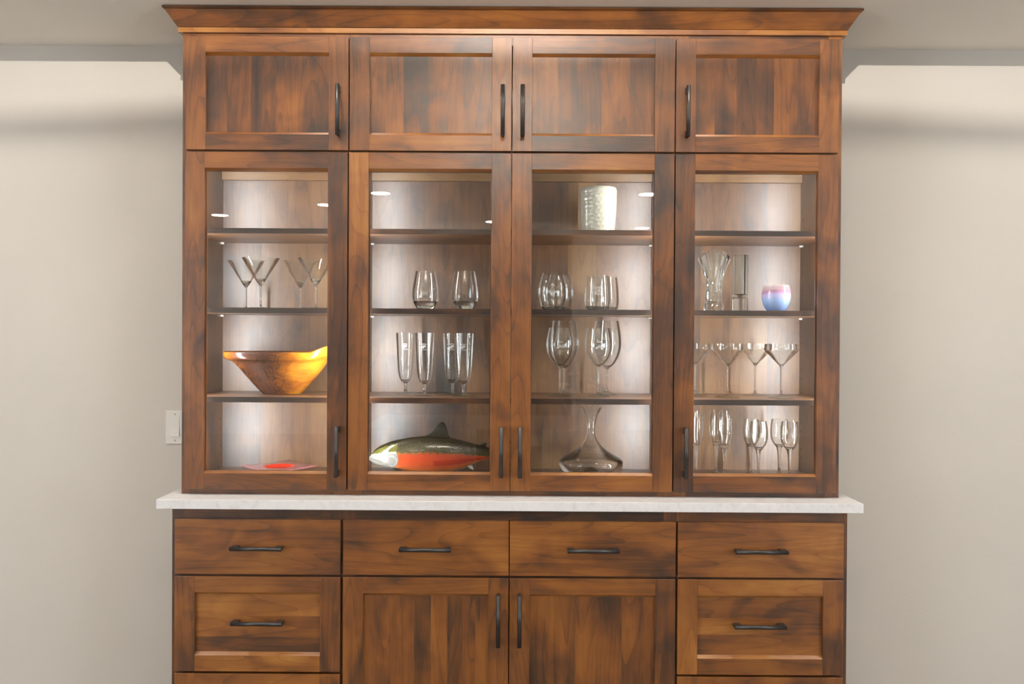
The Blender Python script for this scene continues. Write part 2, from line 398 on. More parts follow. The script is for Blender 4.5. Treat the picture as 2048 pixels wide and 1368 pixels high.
# ------------------------------------------------------------------ base cabinets
YB, YBD = -.420, -.440
def base_unit(name, label, x0, x1):
    t = thing(name, label, 'cabinet', ((x0+x1)/2, YB/2, 0)); t.location = (0, 0, 0)
    y1 = -.005
    m = MB()
    m.box(x0, x0+.018, YB+.019, y1, .1, .884).box(x1-.018, x1, YB+.019, y1, .1, .884).box(x0+.018, x1-.018, YB+.019, y1, .1, .118).box(x0+.018, x1-.018, y1-.01, y1, .118, .884)
    m.box(x0+.018, x1-.018, YB+.02, y1-.01, .866, .884)
    wseed(m.build('carcass', WZ, t), -.1)
    yf0, yf1 = YB, YB+.019
    for a, b in ((x0, x0+.04), (x1-.04, x1)): wseed(MB().box(a, b, yf0, yf1, .1, .884).build('face_frame_stile', WZ, t), -.14)
    for a, b in ((.838, .884), (.655, .69), (.1, .13)): wseed(MB().box(x0+.04, x1-.04, yf0, yf1, a, b).build('face_frame_rail', WX, t), -.20)
    wseed(MB().box(x0, x1, -.36, -.345, 0, .1).build('toe_kick', WX, t), -.2)
    return t
tl = base_unit('drawer_cabinet', 'dark-stained wooden base cabinet with three drawers under the counter, left end', -1.0772, -.5325)
tc_ = base_unit('base_cabinet', 'wide dark-stained base cabinet with two drawers above two doors, middle of the counter', -.5322, .5322)
tr = base_unit('drawer_cabinet', 'dark-stained wooden base cabinet with three drawers under the counter, right end', .5325, 1.0772)
for t, sx, x0, x1 in ((tl, -1, -1.0615, -.5355), (tr, 1, .5340, 1.0595)):
    cxh = (x0+x1)/2 + (.003 if sx < 0 else -.004)
    front(t, 'drawer', x0, x1, .6765, .8500, YBD, 'slab', (cxh, .764, False), .03)
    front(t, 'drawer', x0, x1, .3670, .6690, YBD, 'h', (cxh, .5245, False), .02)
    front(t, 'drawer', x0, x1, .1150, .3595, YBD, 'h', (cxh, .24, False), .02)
for x0, x1 in ((-.527, -.0015), (.0015, .5275)):
    front(tc_, 'drawer', x0, x1, .6770, .8500, YBD, 'slab', ((x0+x1)/2, .764, False), .03)
    s = 1 if x0 > 0 else -1
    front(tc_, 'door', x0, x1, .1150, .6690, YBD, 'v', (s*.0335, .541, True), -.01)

# countertop
ct = MB().box(-1.1171, 1.1171, -.4499, -.001, .884, .914).build('countertop', STONE, None, .0012)
tag(ct, 'white veined stone countertop running across all the base cabinets', 'countertop')

# ------------------------------------------------------------------ hutch cabinets
YU, YUD = -.3462, -.366
ZT = 2.4218
LEDC = (.95, .975, 1.0)
def hutch(name, label, x0, x1, wall=.0195):
    t = thing(name, label, 'cabinet', (0, 0, 0))
    yb = -.001; ia, ib = x0+wall, x1-wall
    fy = YU+.019
    for p0, p1, sx in ((x0, ia, 1), (ib, x1, -1)):
        wseed(MB().box(p0, p1, fy, yb, .914, ZT).build('side_panel', IZ, t), -.03)
    p = ia
    while p < ib-1e-6:
        q = p + random.uniform(.09, .19)
        if ib - q < .06: q = ib
        wseed(MB().box(p, q, -.012+random.uniform(0, .0003), yb, .93, ZT).build('back_board', IZ, t), .11+random.uniform(-.12, .08)); p = q
    wseed(MB().box(ia, ib, fy, -.012, .914, .9515).build('bottom_panel', IX, t), -.12)
    wseed(MB().box(ia, ib, fy, -.012, 2.030, 2.048).build('top_panel', IX, t), -.05)
    wseed(MB().box(ia, ib, fy, -.012, 2.404, ZT).build('top_panel', IX, t), -.05)
    wseed(MB().box(ia+.0005, ib-.0005, -.030, -.012, 2.0005, 2.030).build('cleat', IX, t, .0006), .34)  # lighter tint puts the sheen of the LED light into the cleat's colour
    # face frame
    for p0, p1 in ((x0, x0+.045), (x1-.045, x1)):
        wseed(MB().box(p0, p1, YU, fy, .914, ZT).build('face_frame_stile', WZ, t, .0005), .0)
    for z0, z1 in ((.914, .9515), (2.016, 2.050), (2.385, ZT)):
        wseed(MB().box(x0+.045, x1-.045, YU, fy, z0, z1).build('face_frame_rail', WX, t), -.08)
    # shelves on little pins
    for z0, z1 in ((1.7715, 1.7892), (1.5080, 1.5262), (1.2120, 1.2302)):
        s = wseed(MB().box(ia+.0005, ib-.0005, -.3155, -.0125, z0, z1).build('shelf', IX, t, .0006), -.04)
        wseed(MB().box(ia+.0005, ib-.0005, -.3165, -.3154, z0, z1).build('edge_band', WX, s), -.42)
        for px, d in ((ia, 1), (ib, -1)):
            for py in (-.285, -.035):
                MB().tube((px, py, z0-.0035), (px+d*.011, py, z0-.0035), .0032, n=8).box(min(px, px+d*.012), max(px, px+d*.012), py-.005, py+.005, z0-.002, z0).build('shelf_pin', PIN, s)
    # peg holes
    hm = MB()
    for px, d in ((ia, 1), (ib, -1)):
        for py in (-.285, -.035):
            z = 1.0
            while z < 1.98:
                if min(abs(z-q) for q in (1.21, 1.505, 1.77)) > .03:
                    hm.tube((px-d*.002, py, z), (px+d*.0003, py, z), .0026, n=8)
                z += .032 if int(z*1000) % 3 else .064
    hm.build('peg_hole', HOLE, t, kind='stuff')
    # LED channels behind the frame stiles
    for px, d in ((ia, 1), (ib, -1)):
        MB().box(min(px+d*.002, px+d*.014), max(px+d*.002, px+d*.014), fy+.0002, fy+.0010, .955, 2.029).build('light_channel', WHITEPL, t)
        lamp_area('light_strip', (px+d*.008, fy+.0014, 1.492), .007, 1.07, LED_W, LEDC, (d*.80, .60, 0), t)
    return t
hl = hutch('display_cabinet', 'tall narrow wooden hutch with one glass door, left end, holding the wooden bowl', -1.0770, -.5302)
hc = hutch('display_cabinet', 'wide wooden hutch with two glass doors in the middle, holding the fish and decanter', -.5300, .5300)
hr = hutch('display_cabinet', 'tall narrow wooden hutch with one glass door, right end, holding vases and flutes', .5302, 1.0770)
U = (2.0370, 2.4045); Gz = (.9320, 2.0305)
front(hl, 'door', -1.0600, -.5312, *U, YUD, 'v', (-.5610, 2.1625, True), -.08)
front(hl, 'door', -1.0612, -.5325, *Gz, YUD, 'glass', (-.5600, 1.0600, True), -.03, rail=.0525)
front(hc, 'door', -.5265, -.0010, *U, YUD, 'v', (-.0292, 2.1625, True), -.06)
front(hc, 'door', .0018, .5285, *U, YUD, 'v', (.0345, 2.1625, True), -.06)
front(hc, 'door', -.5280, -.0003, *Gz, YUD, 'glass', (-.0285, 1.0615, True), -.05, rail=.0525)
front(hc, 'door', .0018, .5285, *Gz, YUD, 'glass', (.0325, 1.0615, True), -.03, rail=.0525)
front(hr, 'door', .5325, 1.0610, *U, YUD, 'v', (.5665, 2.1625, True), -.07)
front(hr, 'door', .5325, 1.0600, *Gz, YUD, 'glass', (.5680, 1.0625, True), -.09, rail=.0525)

# crown moulding: mitred around three sides
def crown():
    def loop(o, z, ys=-.3462, W=1.0770):
        return [(-W-o, -.0005, z), (-W-o, ys-o, z), (W+o, ys-o, z), (W+o, -.0005, z)]
    def sweep(prof, name, mat, parent, tint):
        b = MB(); k = len(prof)
        rows = [loop(o, z) for o, z in prof]
        n = len(b.v)
        for r in rows: b.v += r
        for i in range(k):
            j = (i+1) % k
            for q in range(3): b.f.append((i*4+q, i*4+q+1, j*4+q+1, j*4+q))
        b.f.append(tuple(i*4 for i in range(k))); b.f.append(tuple(i*4+3 for i in range(k))[::-1])
        return wseed(b.build(name, mat, parent), tint)
    t = thing('crown_moulding', 'angled dark-stained wooden crown moulding along the cabinet tops under the ceiling', 'moulding', (0, 0, 0))
    cove = [(.0105, 2.4362), (.0135, 2.4375), (.043, 2.4835), (.0493, 2.4870), (.0493, 2.4935), (.004, 2.4935), (.004, 2.4362)]
    sweep(cove, 'cove', WX, t, -.10)
    strip = [(-.0, 2.4218), (.0115, 2.4200), (.0115, 2.4360), (-.0, 2.4360)]
    sweep([(0.0002, 2.4202), (.0115, 2.4202), (.0115, 2.4360), (0.0002, 2.4360)], 'bottom_strip', WX, t, .26)  # the strip's bright sheen is put into its lighter tint
    wseed(MB().box(-1.0765, 1.0765, -.3455, -.001, 2.4222, 2.4340).build('backing', WX, t), -.1)
    return t
crown()

# ------------------------------------------------------------------ light switch (two rockers, half hidden by the hutch)
t = thing('light_switch', 'white two-rocker wall light switch partly hidden by the left cabinet side', 'light switch', (-1.2120, 0, 1.0935))
MB().box(-.058, .058, -.006, 0, -.0615, .0615).build('wall_plate', WHITEPL, t, .002)
for sx in (-1, 1):
    m = MB(); c = sx*.023
    m.prism_x([(-.006, -.0335), (-.0105, -.0330), (-.0075, 0), (-.0068, .0335), (-.006, .0335)], c-.0165, c+.0165)
    m.build('rocker', WHITEPL, t)
    for z in (-.048, .048): MB().tube((c, -.0075, z), (c, -.0055, z), .003, n=10).build('screw', simple('screw_grey', (.35, .33, .3), .4), t)

# ------------------------------------------------------------------ glassware
def parts(t, spec):
    for nm, me, mat in spec:
        if not me.materials: me.materials.append(mat)
        link(nm, me, None, t)
def stemware(kind, r_foot, foot_h, stem, bowl_out, wall=.0011, plug=None):
    """stem: (r,z) points from the foot up; bowl_out: outer profile (r,z) from bottom to rim"""
    foot = lathe_mesh('foot', [(0, .0003), (r_foot*.98, .0003), (r_foot, .0014), (r_foot*.97, .0024)] + spline([(r_foot*.9, .003), (r_foot*.45, foot_h*.55), (stem[0][0]*1.15, foot_h)], 5) + [(0, foot_h)], 48)
    z0 = bowl_out[0][1]
    so = spline(stem, 5)
    stem_m = lathe_mesh('stem', [(0, stem[0][1])] + so + [(0, so[-1][1])], 24)
    out = spline(bowl_out, 6)
    inn = []
    for r, z in reversed(out):
        rr = r - wall; zz = z
        if zz < z0 + (plug or .006): break
        inn.append((max(rr, 0), zz))
    last = inn[-1]
    inn = inn[:-1] + spline([(last[0], last[1]), (last[0]*.6, last[1]-.0035), (0, last[1]-.005)], 4)
    bowl = lathe_mesh('bowl', [(0, z0)] + out + inn, 56)
    return [('bowl', bowl, BOWLG), ('stem', stem_m, STEMG), ('foot', foot, FOOTG)]
def place(proto_spec, name, items, cat, group, extra=None):
    first = None
    for (x, y, z, label) in items:
        t = thing(name, label, cat, (x, y, z), group)
        parts(t, proto_spec)
        if extra: extra(t)

# martini glasses
mart = stemware('martini', .040, .006, [(.0045, .005), (.0032, .02), (.003, .05), (.0034, .074), (.006, .080)], [(.0052, .079), (.0115, .088), (.020, .1015), (.0625, .1705)], plug=None)
plugm = lathe_mesh('solid_base', [(0, .080), (.0048, .080), (.0108, .0885), (.0182, .100), (0, .1025)], 32)
mart.append(('bowl_base', plugm, STEMG))
mi = [(-.941, -.113, 1.5265, 'martini glass at the back left of the upper left shelf'), (-.8535, -.232, 1.5265, 'second martini glass from the left, at the front of the upper left shelf'),
      (-.746, -.118, 1.5265, 'third martini glass from the left, at the back of the upper left shelf'), (-.6655, -.232, 1.5265, 'martini glass nearest the door stile, front of the upper left shelf')]
place(mart, 'martini_glass', mi, 'martini glass', 'martini glasses on the upper left shelf')

# pilsner glasses with etched cats' heads
pil = stemware('pilsner', .0385, .008, [(.0072, .007), (.0052, .014), (.0052, .03), (.0065, .040), (.0125, .046)], [(.012, .044), (.019, .052), (.0255, .075), (.0293, .12), (.0320, .17), (.0343, .2155)], wall=.0014, plug=.008)
def pil_r(z): return .0343 - (.2155-z)*.05 + .0006
def wrap_mesh(name, polys, rfun, z0):
    """polys: list of ([(u,v)...], faces) flat shapes wrapped on the front (-y) of a glass"""
    v = []; f = []
    for pts, fs in polys:
        m = len(v)
        for (u, w_) in pts:
            z = z0 + w_; r = rfun(z); a = u/r
            v.append((r*math.sin(a), -r*math.cos(a), z))
        f += [tuple(m+i for i in q) for q in fs]
    me = bpy.data.meshes.new(name); me.from_pydata(v, [], f); me.materials.append(ETCH); return me
def strip_poly(pts, w_):
    out = []; fs = []
    for i, p in enumerate(pts):
        a = pts[max(0, i-1)]; b = pts[min(len(pts)-1, i+1)]
        dx, dy = b[0]-a[0], b[1]-a[1]; l = math.hypot(dx, dy) or 1; nx, ny = -dy/l*w_/2, dx/l*w_/2
        out += [(p[0]+nx, p[1]+ny), (p[0]-nx, p[1]-ny)]
    for i in range(len(pts)-1): fs.append((2*i, 2*i+1, 2*i+3, 2*i+2))
    return out, fs
def text_poly(txt, size, cx, cz, arc=0):
    cu = bpy.data.curves.new('txt', 'FONT'); cu.body = txt; cu.size = size; cu.align_x = 'CENTER'; cu.align_y = 'CENTER'; cu.resolution_u = 2; cu.offset = .012*size
    o = bpy.data.objects.new('txt', cu); C.objects.link(o); dg = bpy.context.evaluated_depsgraph_get(); me = bpy.data.meshes.new_from_object(o.evaluated_get(dg))
    pts = []
    for vv in me.vertices:
        x, y = vv.co.x, vv.co.y
        if arc: a = x/arc; x, y = (arc+y)*math.sin(a), (arc+y)*math.cos(a)-arc
        pts.append((cx+x, cz+y))
    fs = [tuple(p.vertices) for p in me.polygons]
    bpy.data.objects.remove(o); bpy.data.curves.remove(cu); bpy.data.meshes.remove(me); return pts, fs
def fill(pts):
    return pts, [tuple(range(len(pts)))]
k = .001
logo = [fill([(x*k, y*k) for x, y in ((-9, -6), (-9.5, -3), (-8, 0), (-5.5, 1.5), (-3, 4.6), (0, 6), (3, 6.2), (5.2, 5), (4.3, 3.6), (6.8, 3.8), (8, 2), (7.4, -.5), (6, -.8), (5.2, -3), (3.6, -2.5), (2.8, .8), (1.2, -.5), (1.6, -4), (-.5, -6), (-2.2, -6), (-1.8, -2.6), (-3.8, -4.6), (-5.4, -6))]),
        strip_poly([(-8.8*k+17.6*k*i/12, (7.2+2.6*math.sin(PI*i/12))*k) for i in range(13)], 2.5*k), 
        text_poly('COUGARS', 4.6*k, 0, -9.6*k)]
logo += [strip_poly([(-9.5*k, -7.2*k), (9.5*k, -7.2*k)], .35*k), strip_poly([(-9.5*k, -12*k), (9.5*k, -12*k)], .35*k)]
logo_me = wrap_mesh('etched_emblem', logo, pil_r, .168)
def add_logo(t): link('etched_emblem', logo_me, None, t)
pi_ = [(-.368, -.150, 1.2305, 'footed pilsner glass with etched cat head, far left and set back'), (-.2953, -.210, 1.2305, 'footed pilsner glass with etched cat head, front one of the left pair'),
       (-.205, -.135, 1.2305, 'footed pilsner glass with etched cat head, rear one of the right pair'), (-.1613, -.210, 1.2305, 'footed pilsner glass with etched cat head, rightmost, beside the middle stile')]
place(pil, 'pilsner_glass', pi_, 'beer glass', 'footed pilsner glasses on the middle shelf', add_logo)

def tumbler(prof, base_h, wall=.0012):
    out = spline(prof, 6)
    inn = [(r-wall, z) for r, z in reversed(out) if z > base_h]
    bowl = lathe_mesh('bowl', [(prof[0][0]*.6, .0002)] + out + inn, 56)
    rb = [p for p in out if p[1] <= base_h]
    base = lathe_mesh('thick_base', [(0, .0008), (rb[0][0]*.97, .0006)] + [(r-.0005, z+.0003) for r, z in rb] + [(rb[-1][0]*.8, base_h-.001), (0, base_h-.004)], 48)
    return [('bowl', bowl, BOWLG), ('thick_base', base, STEMG)]
tapt = tumbler([(.029, .0003), (.0345, .010), (.0435, .028), (.0468, .042), (.0450, .070), (.0400, .104), (.0350, .131)], .029)
place(tapt, 'stemless_glass', [(-.2945, -.200, 1.5265, 'tapered stemless wine glass standing alone left of its twin, above the pilsner glasses'), (-.1590, -.215, 1.5265, 'tapered stemless wine glass nearest the middle stile, above the pilsner glasses')], 'glass', 'tapered stemless glasses')
rnd = tumbler([(.026, .0003), (.034, .004), (.0425, .022), (.0482, .052), (.0462, .085), (.0345, .1265)], .013)
def fish_etch(z0, r):
    P = [fill([(x*k*1.25, y*k*1.25) for x, y in ((-14, 0), (-11, 4), (-4, 7), (3, 5), (8, 1), (13, 4), (12, -1), (14, -6), (8, -3), (2, -5), (-6, -6), (-12, -4))]), strip_poly([(-5*k, 8*k), (-3*k, 14*k), (1*k, 16*k), (3*k, 20*k)], 2.4*k)]
    return wrap_mesh('etched_fish', P, r, z0)
fe = fish_etch(.062, lambda z: .0487-abs(z-.055)*.12+.0006)
place(rnd, 'stemless_glass', [(.1420, -.220, 1.5265, 'rounded stemless wine glass with etched fish, front left in its group')], 'glass', 'rounded stemless glasses', lambda t: link('etched_fish', fe, None, t))
place(rnd, 'stemless_glass', [(.1705, -.130, 1.5265, 'rounded stemless wine glass tucked behind the etched fish glass')], 'glass', 'rounded stemless glasses')
brd = tumbler([(.030, .0003), (.0385, .006), (.0445, .022), (.0455, .045), (.0425, .085), (.0385, .1175)], .013)
def trees():
    P = []
    for cx, h in ((-9, 22), (-4, 26), (1, 23), (6, 27), (11, 20)):
        P.append(strip_poly([(cx*k, -8*k), (cx*k, (h-12)*k)], 1.1*k))
        for j in range(5):
            a = -1+j*.5; P.append(strip_poly([(cx*k, (h-12)*k), (cx*k+4*k*math.sin(a), (h-12)*k+4*k*math.cos(a))], 1.0*k))
    P.append(strip_poly([(-15*k, -8*k), (-5*k, -9*k), (5*k, -7.5*k), (15*k, -9*k)], 1.5*k))
    return wrap_mesh('etched_trees', P, lambda z: .0456-abs(z-.04)*.09+.0006, .062)
tm = trees()
place(brd, 'stemless_glass', [(.2960, -.220, 1.5265, 'short broad stemless glass with etched tree pattern, front right in its group')], 'glass', 'short stemless glasses', lambda t: link('etched_trees', tm, None, t))
place(brd, 'stemless_glass', [(.3345, -.130, 1.5265, 'short broad stemless glass half hidden behind the etched tree glass')], 'glass', 'short stemless glasses')

# wine glasses
wg = stemware('wine', .040, .014, [(.0062, .012), (.0036, .028), (.0034, .070), (.0040, .096), (.0085, .107)], [(.008, .105), (.022, .114), (.040, .138), (.0475, .168), (.0458, .200), (.0388, .2355)], plug=.006)
wb = stemware('wine_big', .042, .015, [(.0064, .013), (.0036, .03), (.0034, .065), (.0042, .086), (.0090, .098)], [(.0085, .096), (.025, .107), (.0435, .138), (.0515, .175), (.0492, .215), (.0415, .262)], plug=.006)
duck = wrap_mesh('etched_bird', [fill([(x*k*1.2, y*k*1.2) for x, y in ((-15, -4), (-9, -1), (-5, 2), (-3, 7), (0, 3), (5, 4), (12, 7), (15, 2), (11, -3), (5, -4), (-2, -2), (-8, -6))]), strip_poly([(-8*k, 14*k), (0, 17*k), (8*k, 14*k)], 2*k)], lambda z: .0481-abs(z-.172)*.1, .172)
place(wg, 'wine_glass', [(.1694, -.210, 1.2305, 'smaller stemmed wine glass with etched bird, front of the left pair')], 'wine glass', 'wine glasses on the middle shelf', lambda t: link('etched_bird', duck, None, t))
place(wb, 'wine_glass', [(.1900, -.115, 1.2305, 'taller stemmed wine glass behind the left etched one')], 'wine glass', 'wine glasses on the middle shelf')
place(wg, 'wine_glass', [(.3013, -.210, 1.2305, 'smaller stemmed wine glass with etched bird, front of the right pair')], 'wine glass', 'wine glasses on the middle shelf', lambda t: link('etched_bird', duck, None, t))
place(wb, 'wine_glass', [(.3400, -.115, 1.2305, 'taller stemmed wine glass at the far right, behind the right etched one')], 'wine glass', 'wine glasses on the middle shelf')

# coupes
cp = stemware('coupe', .0440, .010, [(.0050, .009), (.0030, .03), (.0030, .08), (.0034, .102), (.0068, .112)], [(.0062, .110), (.0140, .118), (.0350, .1400), (.0540, .1600), (.0572, .1675), (.0555, .1845)], plug=.007)
ci = [(.6520, -.125, 1.2305, 'martini coupe glass half hidden by the right door stile'), (.7454, -.210, 1.2305, 'second martini coupe glass from the left, front of the right middle shelf'),
      (.8710, -.100, 1.2305, 'third martini coupe glass from the left, at the back of the right middle shelf'), (.9260, -.220, 1.2305, 'martini coupe glass nearest the right cabinet wall')]
place(cp, 'martini_glass', ci, 'martini glass', 'coupe glasses on the right middle shelf')

# flutes and small wine glasses
fl = stemware('flute', .033, .012, [(.0062, .010), (.0042, .03), (.0048, .06), (.0072, .090), (.0125, .108)], [(.0115, .105), (.0165, .120), (.0240, .152), (.0248, .180), (.0222, .208), (.0185, .2300)], plug=.012)
place(fl, 'champagne_flute', [(.6405, -.200, .9518, 'champagne flute mostly hidden behind the right door stile'), (.7247, -.140, .9518, 'champagne flute at the back of the touching pair'), (.7335, -.222, .9518, 'champagne flute in front of the touching pair')], 'champagne flute', 'champagne flutes on the cabinet floor')
sw = stemware('small_wine', .031, .012, [(.0058, .010), (.0040, .03), (.0044, .055), (.0066, .085), (.0115, .105)], [(.0108, .102), (.0200, .112), (.0285, .130), (.0312, .153), (.0300, .176), (.0262, .1985)], plug=.010)
place(sw, 'wine_glass', [(.8460, -.140, .9518, 'short wine glass behind the flute-side one on the cabinet floor'), (.8500, -.222, .9518, 'short wine glass in front, right of the champagne flutes'),
      (.9462, -.140, .9518, 'short wine glass at the back of the rightmost pair'), (.9560, -.222, .9518, 'short wine glass furthest right on the cabinet floor')], 'wine glass', 'short wine glasses on the cabinet floor')

# decanter
def decanter():
    t = thing('decanter', 'clear glass wine decanter with flared neck and wide flat base', 'decanter', (.2815, -.170, .9518))
    out = spline([(.078, .0003), (.088, .006), (.104, .026), (.1115, .046), (.1020, .062), (.070, .080), (.042, .100), (.022, .125), (.0145, .148), (.0150, .175), (.0230, .210), (.0395, .2405)], 7)
    inn = [(max(r-.0016, .004), z) for r, z in reversed(out) if z > .012]
    inn += spline([(.080, .010), (.045, .0085), (.022, .024), (0, .030)], 5)
    und = spline([(0, .024), (.022, .018), (.040, .004), (.060, .0004), (.078, .0003)], 5)
    link('body', lathe_mesh('body', und + out[1:] + inn, 64), thin_glass('decanter_glass', .045, .6, .15, (.985, .99, .985), True), t)
    punt = lathe_mesh('thick_base', [(0, .0238), (.021, .0175), (.039, .0035), (.060, .0012), (.080, .0015), (.084, .0065), (.05, .0065), (.024, .0225), (0, .0292)], 48)
    link('thick_base', punt, STEMG, t)
decanter()

# crystal fan vase
def fan_vase():
    t = thing('vase', 'cut crystal fan-shaped vase with crossing ribs beside the right door stile', 'vase', (.6985, -.200, 1.5265))
    prof = spline([(.0345, 0), (.0335, .012), (.0290, .040), (.0262, .075), (.0300, .110), (.0400, .145), (.0555, .1765)], 6)
    n = 72; rows = []; H = .1765
    def ring(rx, z, amp, tw, dz=0, off=0):
        pts = []
        for i in range(n):
            a = 2*PI*i/n; up = min(1, max(0, (z/H-.45)/.25)); rib = amp*(up*abs(math.sin(8*a)) + (1-up)*(.8*abs(math.sin(5*(a+tw)))+.8*abs(math.sin(5*(a-tw)+.4))))
            r = 1 + rib - off/ max(rx, .01)
            x = rx*r*math.cos(a); y = rx*.62*r*math.sin(a)
            pts.append((x, y, z + dz*max(0, 1-(x/max(rx*1.06, 1e-3))**2)*(z/H)**3))
        return pts
    b = MB()
    outer = [ring(rx*.95, z, .085, 9*(1-z/H)*.16, .036) for rx, z in prof]
    inner = [ring(rx, z, .0, 0, .036, .006) for rx, z in reversed(prof) if z > .03]
    b.grid(outer+inner)
    m = len(b.v); b.v.append((0, 0, 0.0)); b.v.append((0, 0, .028))
    L0 = (len(outer)+len(inner)-1)*n
    for i in range(n):
        b.f.append((i, (i+1) % n, m)); b.f.append((L0+i, L0+(i+1) % n, m+1))
    b.build('cut_crystal', STEMG, t)
    foot = lathe_mesh('foot_bead', [(0, .0001), (.030, .0001), (.0335, .003), (.030, .006), (0, .006)], 12, False)
fan_vase()
# crystal column vase
def column_vase():
    t = thing('vase', 'tall narrow faceted clear glass column vase between fan vase and blue cup', 'vase', (.7890, -.200, 1.5265))
    def oc(r, z, n=8, rot=PI/8): return [(r*math.cos(2*PI*i/n+rot), r*math.sin(2*PI*i/n+rot), z) for i in range(n)]
    b = MB()
    rows = [oc(.0265, .0002), oc(.0265, .044), oc(.0245, .047), oc(.0265, .050), oc(.0265, .193), oc(.0195, .193), oc(.0195, .058)]
    b.grid(rows); m = len(b.v); b.v.append((0, 0, .0002)); b.v.append((0, 0, .052))
    for i in range(8): b.f.append((i, (i+1) % 8, m)); b.f.append((48+i, 48+(i+1) % 8, m+1))
    b.build('faceted_body', STEMG, t, .0006)
column_vase()
# blown votive cup
def votive():
    m, nt, out = newmat('blown_glass_pink_to_blue'); L = nt.links
    tc = N(nt, 'ShaderNodeTexCoord'); sp = N(nt, 'ShaderNodeSeparateXYZ'); L.new(tc.outputs['Object'], sp.inputs[0])
    n = N(nt, 'ShaderNodeTexNoise'); n.inputs['Scale'].default_value = 18; L.new(tc.outputs['Object'], n.inputs['Vector'])
    z = math_(nt, 'ADD', math_(nt, 'DIVIDE', sp.outputs[2], .09), math_(nt, 'MULTIPLY', math_(nt, 'SUBTRACT', n.outputs['Fac'], .5), .18))
    c = ramp(nt, z, [(0.0, (.10, .18, .38)), (.4, (.24, .34, .54)), (.62, (.36, .31, .48)), (.74, (.42, .21, .30)), (.92, (.45, .30, .30)), (1, (.5, .42, .4))])
    p = N(nt, 'ShaderNodeBsdfPrincipled'); L.new(c, p.inputs['Base Color']); p.inputs['Roughness'].default_value = .06
    a = ramp(nt, z, [(.0, (1, 1, 1)), (.6, (.95, .95, .95)), (.8, (.5, .5, .5)), (1, (.25, .25, .25))]); L.new(a, p.inputs['Alpha'])
    p.inputs['Subsurface Weight'].default_value = 0.0
    L.new(p.outputs[0], out.inputs[0])
    t = thing('votive_cup', 'round blown-glass cup shading from pink rim to pale blue base', 'cup', (.9127, -.200, 1.5265))
    o = spline([(.0285, .0003), (.036, .010), (.0450, .030), (.0485, .052), (.0465, .075), (.0435, .0895)], 6)
    inn = [(r-.003, zz) for r, zz in reversed(o) if zz > .008]
    link('cup', lathe_mesh('cup', [(0, .0003)] + o + [(.0422, .0905)] + inn + [(0, .006)], 56), m, t)
votive()
# ceramic crock with dimples
def crock():
    t = thing('ceramic_crock', 'cream glazed ceramic crock with hammered dimples on the top shelf', 'crock', (.3000, -.180, 1.7895))
    n = 96; rows = []
    for i in range(54):
        z = .159*i/53; r0 = .0580+.0068*math.sin(min(1, z/.13)*PI/2) 
        if z > .155: r0 -= .002
        ring = []
        for j in range(n):
            a = 2*PI*j/n; rowi = z/.0135; 
            u = a/(2*PI)*24 + (.5 if int(rowi) % 2 else 0); fu = u-round(u); fv = rowi-int(rowi)-.5
            d = math.exp(-((fu*2.3)**2+(fv*2.3)**2)); amp = .0016 if .015 < z < .142 else 0
            r = r0 - amp*d
            ring.append((r*math.cos(a), r*math.sin(a), z))
        rows.append(ring)
    for r, z in ((.0600, .1605), (.0575, .158), (.052, .02), (.01, .012)):
        rows.append([(r*math.cos(2*PI*j/n), r*math.sin(2*PI*j/n), z) for j in range(n)])
    b = MB().grid(rows); k0 = len(b.v)
    b.f.append(tuple(range(n))[::-1]); b.f.append(tuple(range(k0-n, k0)))
    b.build('body', simple('cream_glaze', (.52, .50, .40), .12, 0, .6), t, 0, True)
crock()

